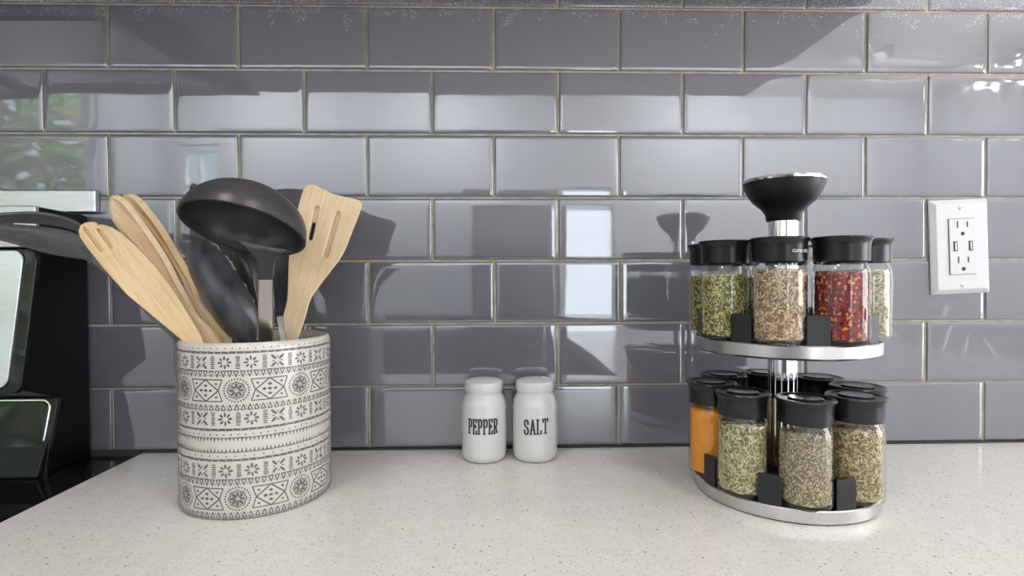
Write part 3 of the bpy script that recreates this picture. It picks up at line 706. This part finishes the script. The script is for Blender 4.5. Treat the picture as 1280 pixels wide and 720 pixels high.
def shaker(u, word, azim, zt, label, roty=0.0, drop=0.0):
    P = aty(u, 530, SY)
    t = empty('%s_shaker' % ('salt' if word == 'SALT' else 'pepper'), (P.x, SY, 0), label, 'shaker', 'salt and pepper shakers')
    R_ = 0.0262
    pr = [(0, 0), (0.0205, 0), (0.0235, 0.0012), (0.0255, 0.0045), (R_, 0.010), (R_+0.0003, 0.035), (R_, 0.0625), (0.0253, 0.0685), (0.0232, 0.0735), (0.0214, 0.0765), (0.0212, 0.0785), (0.0222, 0.0800), (0.0226, 0.0825), (0.0226, 0.0880), (0.0220, 0.0905), (0.0190, 0.0925), (0.012, 0.0942), (0.005, 0.0948), (0.0, 0.0949)]
    MB().lathe([(max(r, 1e-5), z) for r, z in pr], 56).build('body', 'porcelain', t, True)
    em = MB()
    for k in range(18):
        a = 2*PI*k/18
        for sgn in (-1, 1):
            aa = a+sgn*0.075; zc = 0.0605; rr = R_-0.0001
            d = Vector((math.cos(aa), math.sin(aa), 0)); tg = Vector((-d.y, d.x, 0)); ax = (tg*sgn*0.45+Vector((0, 0, 1))*0.9).normalized(); bx_ = ax.cross(d)
            c = d*rr+Vector((0, 0, zc)); ring = [c+ax*0.0040*math.cos(q)+bx_*0.0017*math.sin(q)-d*0.0006 for q in [2*PI*i/8 for i in range(8)]]
            em.add(ring+[c+d*0.0008], [(i, (i+1) % 8, 8) for i in range(8)])
    em.build('embossed_band', 'porcelain', t, True)
    for hx, hy in ((0, 0), (0.006, 0.002), (-0.006, 0.002), (0, -0.006), (0.004, 0.007), (-0.004, 0.007)):
        MB().lathe([(0.0009, 0.0), (0.0009, 0.0004)], 8, (hx, hy, 0.0943), capt=True).build('pour_hole', 'slot_dark', t)
    tx = MB()
    for poly_ in stroke_text(word, 0.0160, 0.0059 if word == 'PEPPER' else 0.0072, 0.0020):
        tx.add([((R_+0.0006)*math.cos(azim+x/R_), (R_+0.0006)*math.sin(azim+x/R_), z+zt+(0.05*x if word == 'SALT' else 0)) for x, z in poly_], [(0, 1, 2, 3)])
    tx.build('lettering', 'letter_black', t)
    return t
shaker(605.0, 'PEPPER', -PI/2-0.02, 0.0352, 'white porcelain shaker lettered PEPPER in black')
shaker(668.6, 'SALT', -PI/2-0.02, 0.0345, 'white porcelain shaker lettered SALT in black')

# ------------------------------------------------------------------ spice carousel
DX, DY, DR = 0.2815, -0.1445, 0.0827
PHS = (-12.5, -30.5)      # the two tiers are turned against each other
rack = empty('spice_carousel', (DX, DY, 0), 'two-tier revolving spice carousel of brushed steel and black plastic', 'spice rack')
TIERS = (0.0, 0.1390)
def rotz_pts(mb, a):
    c, s = math.cos(a), math.sin(a); mb.v = [(x*c-y*s, x*s+y*c, z) for x, y, z in mb.v]; return mb
for PH, z0 in zip(PHS, TIERS):
    MB().lathe([(DR-0.006, 0.0008), (DR-0.0012, 0.0008), (DR, 0.002), (DR, 0.0118), (DR-0.0010, 0.0128), (DR-0.006, 0.0128)], 96, (0, 0, z0)).build('steel_rim', 'brushed_rim', rack, True)
    MB().lathe([(0.0001, 0.0), (DR-0.002, 0.0), (DR-0.002, 0.0124), (0.0001, 0.0124)], 64, (0, 0, z0)).build('tray', 'rubber_black', rack)
    for k in range(8):
        a = math.radians(PH+22.5+45*k)
        mb = MB(); hh = 0.0385
        prof_ = [(0.0722, -0.0048), (0.0785, -0.0090), (0.0798, -0.0098), (0.0798, 0.0098), (0.0785, 0.0090), (0.0722, 0.0048), (0.050, 0.0015), (0.050, -0.0015)]
        N = len(prof_); mb.add([(x, y, z0+0.0120) for x, y in prof_]+[(x, y, z0+hh-(0.0 if x > 0.075 else 0.0015 if x > 0.06 else 0.012)) for x, y in prof_], [tuple(reversed(range(N))), tuple(range(N, 2*N))]+[(i, (i+1) % N, N+(i+1) % N, N+i) for i in range(N)])
        rotz_pts(mb, a).build('divider', 'rubber_black', rack, bev=0.0008)
MB().lathe([(0.0135, 0.0124), (0.0135, 0.2700)], 40).build('pole', 'chrome', rack, True)
zk = 0.2650
knob = MB().lathe([(0.0001, zk), (0.0148, zk), (0.0158, zk+0.0015), (0.0166, zk+0.007), (0.0205, zk+0.0125), (0.0280, zk+0.0190), (0.0330, zk+0.0262), (0.0362, zk+0.0335), (0.0372, zk+0.0368), (0.0366, zk+0.0378), (0.0001, zk+0.0378)], 64).build('knob', 'rubber_black', rack, True)
MB().lathe([(0.0290, zk+0.0374), (0.0374, zk+0.0376), (0.0379, zk+0.0392), (0.0372, zk+0.0408), (0.0330, zk+0.0412), (0.0001, zk+0.0405)], 64).build('knob_cap', 'chrome', knob, True)

# jars
RJ = 0.067
JR = 0.0225
glass_me = MB().lathe([(0.0001, 0.0006), (0.0170, 0.0006), (0.0205, 0.0010), (0.0220, 0.0026), (JR, 0.0060), (JR, 0.0590), (0.0221, 0.0640), (0.0208, 0.0680), (0.0196, 0.0700), (0.0192, 0.0725)], 48)
lid_pr = [(0.0205, 0.0000), (0.0216, 0.0004), (0.0219, 0.0025), (0.0220, 0.0140), (0.0226, 0.0170), (0.0240, 0.0190), (0.0243, 0.0204), (0.0236, 0.0214), (0.0205, 0.0214), (0.0192, 0.0204), (0.0001, 0.0204)]
cap_pr = [(0.0138, 0.0200), (0.0140, 0.0214), (0.0132, 0.0221), (0.0118, 0.0219), (0.0001, 0.0216)]
g_me = l_me = c_me = None
def piece(mb, c, ax, side, up_, L, W, T, colr):
    v = [c-ax*L, c+side*W, c+up_*T, c-side*W, c-up_*T, c+ax*L]
    mb.add(v, [(0, 1, 2), (0, 2, 3), (0, 3, 4), (0, 4, 1), (5, 2, 1), (5, 3, 2), (5, 4, 3), (5, 1, 4)], 0, colr)
FILLS = {'cumin': 0.0655, 'rosemary': 0.0660, 'thyme': 0.0640, 'caraway': 0.0650, 'oregano': 0.0615, 'chili': 0.0620, 'fennel': 0.0650}
def spice_mesh(kind):
    rr = random.Random(hash(kind) % 1000 if False else sum(map(ord, kind)))
    P = {  # length, width, thickness (half sizes), count, palette, core
     'rosemary': (0.0036, 0.00055, 0.0004, 1900, [(0.66, 0.58, 0.33), (0.55, 0.49, 0.25), (0.74, 0.66, 0.43), (0.40, 0.36, 0.16)], (0.17, 0.155, 0.07)),
     'oregano': (0.0016, 0.0008, 0.0005, 2300, [(0.48, 0.42, 0.11), (0.60, 0.53, 0.19), (0.70, 0.62, 0.38), (0.28, 0.25, 0.06)], (0.11, 0.10, 0.03)),
     'basil': (0.0017, 0.0010, 0.0005, 2300, [(0.43, 0.38, 0.10), (0.54, 0.47, 0.17), (0.26, 0.23, 0.06)], (0.05, 0.05, 0.02)),
     'cumin': (0.0027, 0.00068, 0.0006, 1900, [(0.58, 0.40, 0.24), (0.68, 0.50, 0.33), (0.47, 0.30, 0.16), (0.75, 0.60, 0.43)], (0.24, 0.155, 0.085)),
     'chili': (0.0021, 0.0014, 0.0005, 1500, [(0.36, 0.020, 0.018), (0.24, 0.012, 0.014), (0.47, 0.05, 0.03), (0.17, 0.02, 0.03), (0.70, 0.30, 0.10)], (0.12, 0.008, 0.01)),
     'fennel': (0.0031, 0.0007, 0.0006, 1700, [(0.66, 0.58, 0.38), (0.57, 0.50, 0.30), (0.76, 0.69, 0.50)], (0.24, 0.20, 0.12)),
     'thyme': (0.0018, 0.0005, 0.0004, 3000, [(0.46, 0.38, 0.22), (0.56, 0.47, 0.29), (0.34, 0.27, 0.14), (0.64, 0.56, 0.38)], (0.19, 0.145, 0.08)),
     'caraway': (0.0028, 0.00055, 0.00045, 2200, [(0.52, 0.39, 0.18), (0.62, 0.50, 0.28), (0.40, 0.27, 0.11), (0.70, 0.60, 0.38)], (0.18, 0.125, 0.05)),
     'pepper': (0.0014, 0.0012, 0.0012, 1500, [(0.06, 0.05, 0.04), (0.10, 0.07, 0.05), (0.15, 0.11, 0.08)], (0.03, 0.025, 0.02)),
    }
    L, W, T, N, palc, core = P[kind]; FILL = FILLS.get(kind, 0.0600); N = int(N*1.15)
    mb = MB()
    k0 = len(mb.v); mb.lathe([(0.0001, 0.0042), (0.0183, 0.0042), (0.0188, 0.006), (0.0188, FILL-0.003), (0.0150, FILL-0.0015), (0.0001, FILL-0.002)], 32)
    for q in range(k0, len(mb.v)): mb.c[q] = core
    for k in range(N):
        if k < N*0.88:
            a = rr.uniform(0, 2*PI); z = rr.uniform(0.0048, FILL-0.001); r = rr.uniform(0.0187, 0.0203)
        else:
            a = rr.uniform(0, 2*PI); z = FILL-0.0015+rr.uniform(-0.0008, 0.0012); r = 0.0185*math.sqrt(rr.random())
        d = Vector((math.cos(a), math.sin(a), 0)); tg = Vector((-d.y, d.x, 0)); ph = rr.uniform(0, PI)
        ax = (tg*math.cos(ph)+Vector((0, 0, 1))*math.sin(ph)+d*rr.gauss(0, 0.12)).normalized()
        side = ax.cross(d).normalized(); up_ = side.cross(ax)
        cc = palc[min(int(rr.random()**1.2*len(palc)), len(palc)-1)] if kind == 'chili' else rr.choice(palc); s_ = rr.uniform(0.8, 1.2)
        c = d*r+Vector((0, 0, z)); le = L*rr.uniform(0.65, 1.15)
        if z-le < 0.0045 or z+le > FILL+0.001: ax = (tg+d*0.05).normalized(); side = ax.cross(d).normalized(); up_ = side.cross(ax)
        piece(mb, c, ax, side, up_, le, W*rr.uniform(0.7, 1.25), T, tuple(min(0.92, x*s_*GAIN.get(kind, 0.95)) for x in cc))
    return mb
SP = {}
GAIN = {'chili': 0.85, 'pepper': 0.8, 'cumin': 0.95, 'fennel': 0.9}
def jar(tier, k, kind, label, group, text=None):
    global g_me, l_me, c_me
    a = math.radians(PHS[tier]+45*k); z0 = TIERS[tier]+0.0126
    t = empty('spice_jar', (DX+RJ*math.cos(a), DY+RJ*math.sin(a), z0), label, 'jar', group)
    if g_me is None:
        o = glass_me.build('glass', 'jar_glass', t, True); g_me = o.data
    else: o = link('glass', g_me, None, t)
    if l_me is None:
        lo = MB().lathe(lid_pr, 48, (0, 0, 0.0715)).build('lid', 'lid_black', t, True); l_me = lo.data
        co = MB().lathe(cap_pr, 40, (0, 0, 0.0715)).build('lid_disc', 'lid_gloss', lo, True); c_me = co.data
    else:
        lo = link('lid', l_me, None, t); co = link('lid_disc', c_me, None, lo)
    if kind == 'turmeric':
        so_ = MB().lathe([(0.0001, 0.0042), (0.0190, 0.0042), (0.0203, 0.006), (0.0203, 0.0640), (0.017, 0.0665), (0.0001, 0.0670)], 48).build('spice', 'turmeric', t, True)
    elif kind in SP: so_ = link('spice', SP[kind], None, t)
    else:
        so_ = spice_mesh(kind).build('spice', 'spice', t); SP[kind] = so_.data
    so_['kind'] = 'stuff'
    if text:
        word, az, hgt = text
        fc = bpy.data.curves.new('txt', 'FONT'); fc.body = word; fc.size = hgt; fc.align_x = 'CENTER'; fc.align_y = 'CENTER'; fc.space_character = 0.95
        tmp = bpy.data.objects.new('tmp', fc); COL.objects.link(tmp); dg = bpy.context.evaluated_depsgraph_get()
        me = bpy.data.meshes.new_from_object(tmp.evaluated_get(dg)); bpy.data.objects.remove(tmp); bpy.data.curves.remove(fc)
        for v_ in me.vertices:
            q = az+v_.co.x/0.0222; v_.co = Vector((0.0222*math.cos(q), 0.0222*math.sin(q), 0.0715+0.0090+v_.co.y))
        me.materials.clear(); link('lid_lettering', me, 'lid_print', lo)
    return t
GU, GL = 'jars on the upper tier', 'jars on the lower tier'
jar(1, 6, 'cumin', 'jar of tan cumin seeds on the upper tier, in front of the pole', GU, ('CUMIN SEED', math.radians(-66), 0.0036))
jar(1, 7, 'chili', 'jar of dark red chili flakes on the upper tier', GU)
jar(1, 5, 'oregano', 'jar of yellow-green dried herb flakes next to the cumin jar', GU)
jar(1, 0, 'fennel', 'jar of pale beige seeds on upper tier, behind the chili flakes', GU)
jar(1, 4, 'basil', 'jar of green herb flakes behind the yellow-green herb jar, upper tier', GU)
jar(1, 3, 'basil', 'upper-tier jar of green flakes at the back, left of the pole', GU)
jar(1, 2, 'pepper', 'upper-tier jar of dark peppercorns hidden behind the cumin jar', GU)
jar(1, 1, 'caraway', 'upper-tier jar of olive seeds behind the chili jar and pole', GU)
jar(0, 6, 'thyme', 'jar of fine brownish dried herb on the lower tier, in front of the pole', GL)
jar(0, 5, 'rosemary', 'jar of pale rosemary needles on the lower tier', GL)
jar(0, 7, 'caraway', 'jar of olive-beige needle-like seeds on lower tier, beside the brownish herb jar', GL)
jar(0, 4, 'turmeric', 'jar of bright orange powder on the lower tier', GL)
jar(0, 3, 'basil', 'lower-tier jar with black lid at the back, behind the orange powder', GL)
jar(0, 2, 'pepper', 'lower-tier jar with black lid directly behind the steel pole', GL)
jar(0, 1, 'caraway', 'lower-tier jar with black lid behind the pole, towards the outlet', GL)
jar(0, 0, 'chili', 'lower-tier jar behind the olive-beige seed jar, nearest the outlet', GL)

# ------------------------------------------------------------------ wall outlet
oc = aty(1197, 308.5, 0)
t = empty('wall_outlet', (oc.x, -0.0005, oc.z), 'white wall outlet with two sockets and USB ports on the tiled wall', 'outlet')
t.rotation_euler = (0, math.radians(-2.3), 0)
PW, PHH = 0.0375, 0.0592
mb = MB(); mb.add([(-PW, 0, -PHH), (PW, 0, -PHH), (PW, 0, PHH), (-PW, 0, PHH), (-PW, -0.0015, -PHH), (PW, -0.0015, -PHH), (PW, -0.0015, PHH), (-PW, -0.0015, PHH), (-PW+0.006, -0.006, -PHH+0.006), (PW-0.006, -0.006, -PHH+0.006), (PW-0.006, -0.006, PHH-0.006), (-PW+0.006, -0.006, PHH-0.006)],
 [(3, 2, 1, 0), (0, 1, 5, 4), (1, 2, 6, 5), (2, 3, 7, 6), (3, 0, 4, 7), (4, 5, 9, 8), (5, 6, 10, 9), (6, 7, 11, 10), (7, 4, 8, 11), (8, 9, 10, 11)])
mb.build('cover_plate', 'outlet_white', t, bev=0.0008)
MB().box((-0.0172, -0.0062, -0.0350), (0.0172, -0.0057, 0.0350)).build('shadow_gap', 'slot_dark', t)
rc = MB().box((-0.0167, -0.0076, -0.0345), (0.0167, -0.0055, 0.0345)).build('receptacle', 'outlet_white', t, bev=0.0006)
def small(name, x, z, w_, h_, mtl='slot_dark', y=-0.0078): MB().box((x-w_/2, y, z-h_/2), (x+w_/2, -0.0070, z+h_/2)).build(name, mtl, rc)
for zc in (0.0245, -0.0195):
    small('slot', -0.0062, zc+0.003, 0.0016, 0.0085); small('slot', 0.0062, zc+0.003, 0.0016, 0.0072)
    o = MB().lathe([(0.0001, 0), (0.0024, 0), (0.0024, 0.0008), (0.0001, 0.0008)], 14).build('ground_hole', 'slot_dark', rc)
    o.rotation_euler = (PI/2, 0, 0); o.location = (0.0, -0.0071, zc-0.0085)
for x in (-0.0098, 0.0098):
    small('usb_port', x, 0.0005, 0.0052, 0.0125)
    small('usb_tongue', x+0.0006, 0.0005, 0.0014, 0.0100, 'screw_white', -0.0080)
for z in (0.0485, -0.0485):
    o = MB().lathe([(0.0001, 0), (0.0030, 0), (0.0030, 0.0007), (0.0024, 0.0012), (0.0001, 0.0013)], 20).build('screw', 'screw_white', t, True)
    o.rotation_euler = (PI/2, 0, 0); o.location = (0, -0.006, z)
    s_ = MB().box((-0.0025, -0.0003, -0.00035), (0.0025, 0.0002, 0.00035)).build('screw_slot', 'slot_dark', o); s_.location = (0, 0, 0.0013); s_.rotation_euler = (PI/2, 0, 0.5)

# ------------------------------------------------------------------ things behind the camera, seen mirrored in the tiles
t = empty('refrigerator', (0.095, -2.85, ZF), 'stainless steel refrigerator against the rear wall, mirrored in the tiles above the shakers', 'refrigerator')
MB().box((-0.265, -0.33, 0.02), (0.265, 0.30, 1.60)).build('body', 'hood_grey', t, bev=0.005)
for a, b_ in ((0.04, 0.55), (0.56, 1.60)):
    d = MB().box((-0.264, 0.302, a), (0.264, 0.35, b_)).build('door', 'brushed_steel', t, bev=0.006)
    MB().tube([(0.21, 0.385, a+0.08), (0.21, 0.385, b_-0.08)], 0.011).build('handle', 'brushed_steel', d, True)
def chair(x, y, label):
    t = empty('dining_chair', (x, y, ZF), label, 'chair', 'white chairs behind the peninsula')
    MB().box((-0.22, -0.21, 0.56), (0.20, 0.21, 0.60)).build('seat', 'chair_white', t, bev=0.012)
    for sx in (-0.19, 0.18):
        for sy in (-0.18, 0.18):
            if sx < 0: MB().tube([(sx, sy, 0.56), (sx-0.02, sy, 0)], 0.018).build('leg', 'chair_white', t)
            else: MB().tube([(sx+0.03, sy, 0), (sx, sy, 0.56), (sx+0.07, sy, 0.98)], 0.018).build('leg', 'chair_white', t)
    MB().box((0.225, -0.19, 0.90), (0.265, 0.19, 0.985)).build('top_rail', 'chair_white', t, bev=0.012)
    for sgn in (-1, 1):
        MB().tube([(0.20, -0.16*sgn, 0.62), (0.245, 0.12*sgn, 0.91)], 0.014).build('cross_slat', 'chair_white', t)
chair(1.62, -0.80, 'white cross-back chair behind the peninsula, closest to the tiled wall')
chair(1.62, -1.28, 'white cross-back chair behind the peninsula, middle one of three')
chair(1.62, -1.76, 'white cross-back chair behind the peninsula, farthest from the tiled wall')
# small crystal chandelier
t = empty('crystal_chandelier', (2.35, -1.80, ZC), 'crystal drop chandelier hanging from the ceiling, mirrored in the upper right tile', 'chandelier')
MB().tube([(0, 0, 0), (0, 0, -0.36)], 0.008).build('stem', 'chrome', t)
MB().lathe([(0.16, -0.38), (0.165, -0.37), (0.165, -0.36), (0.155, -0.36)], 32).build('ring', 'chrome', t, True)
for k in range(6):
    a = 2*PI*k/6; MB().lathe([(0.001, -0.40), (0.012, -0.395), (0.017, -0.375), (0.010, -0.35), (0.004, -0.335), (0.001, -0.33)], 14, (0.10*math.cos(a), 0.10*math.sin(a), 0)).build('bulb', 'bulb_glow', t, True)
for k in range(14):
    a = 2*PI*k/14; x, y = 0.16*math.cos(a), 0.16*math.sin(a)
    mb = MB()
    for q in range(5):
        zz_ = -0.395-q*0.032; r = 0.013
        mb.add([(x, y, zz_+0.016), (x+r, y, zz_), (x, y+r, zz_), (x-r, y, zz_), (x, y-r, zz_), (x, y, zz_-0.016)], [(0, 1, 2), (0, 2, 3), (0, 3, 4), (0, 4, 1), (5, 2, 1), (5, 3, 2), (5, 4, 3), (5, 1, 4)])
    mb.build('crystal_strand', 'crystal', t)
for k, (lx, ly, _) in enumerate(ADDED_WASHERS):  # housings made up for the added wall-washer lights
    t = empty('added_washer_lamp', (lx, ly, ZC), 'added white wall-washer lamp brightening the rear wall mirrored in the tiles, ' + ('over the rear cabinet', 'in front of the refrigerator', 'beside the curtained rear door', 'in the corner beyond the chandelier')[k], 'lamp', 'added wall-washer lamps on the ceiling')
    mb = side = MB(); pr_ = [(0.06, 0.0), (0.06, -0.055), (0.035, -0.085), (-0.012, -0.085), (-0.04, -0.02), (-0.04, 0.0)]
    N = len(pr_); mb.add([(-0.27, y, z) for y, z in pr_]+[(0.27, y, z) for y, z in pr_], [tuple(range(N)), tuple(reversed(range(N, 2*N)))]+[(i, N+i, N+(i+1) % N, (i+1) % N) for i in range(N)])
    mb.build('housing', 'white_trim', t)
for k, lx in enumerate((-0.5, 0.6)):  # fittings made up for the added overhead lights
    t = empty('added_flush_lamp', (lx, -0.95, ZC), 'round flush ceiling lamp ' + ('over the aisle by the range, added to brighten the countertop', 'over the peninsula, added to brighten the countertop')[k], 'lamp', 'added round flush ceiling lamps')
    MB().lathe([(0.001, 0.0), (0.18, 0.0), (0.185, -0.02), (0.175, -0.034), (0.165, -0.034), (0.16, -0.02), (0.001, -0.02)], 40).build('housing', 'white_trim', t, True)
    MB().lathe([(0.001, -0.0215), (0.158, -0.0215)], 32).build('diffuser', 'added_lamp_glow', t)
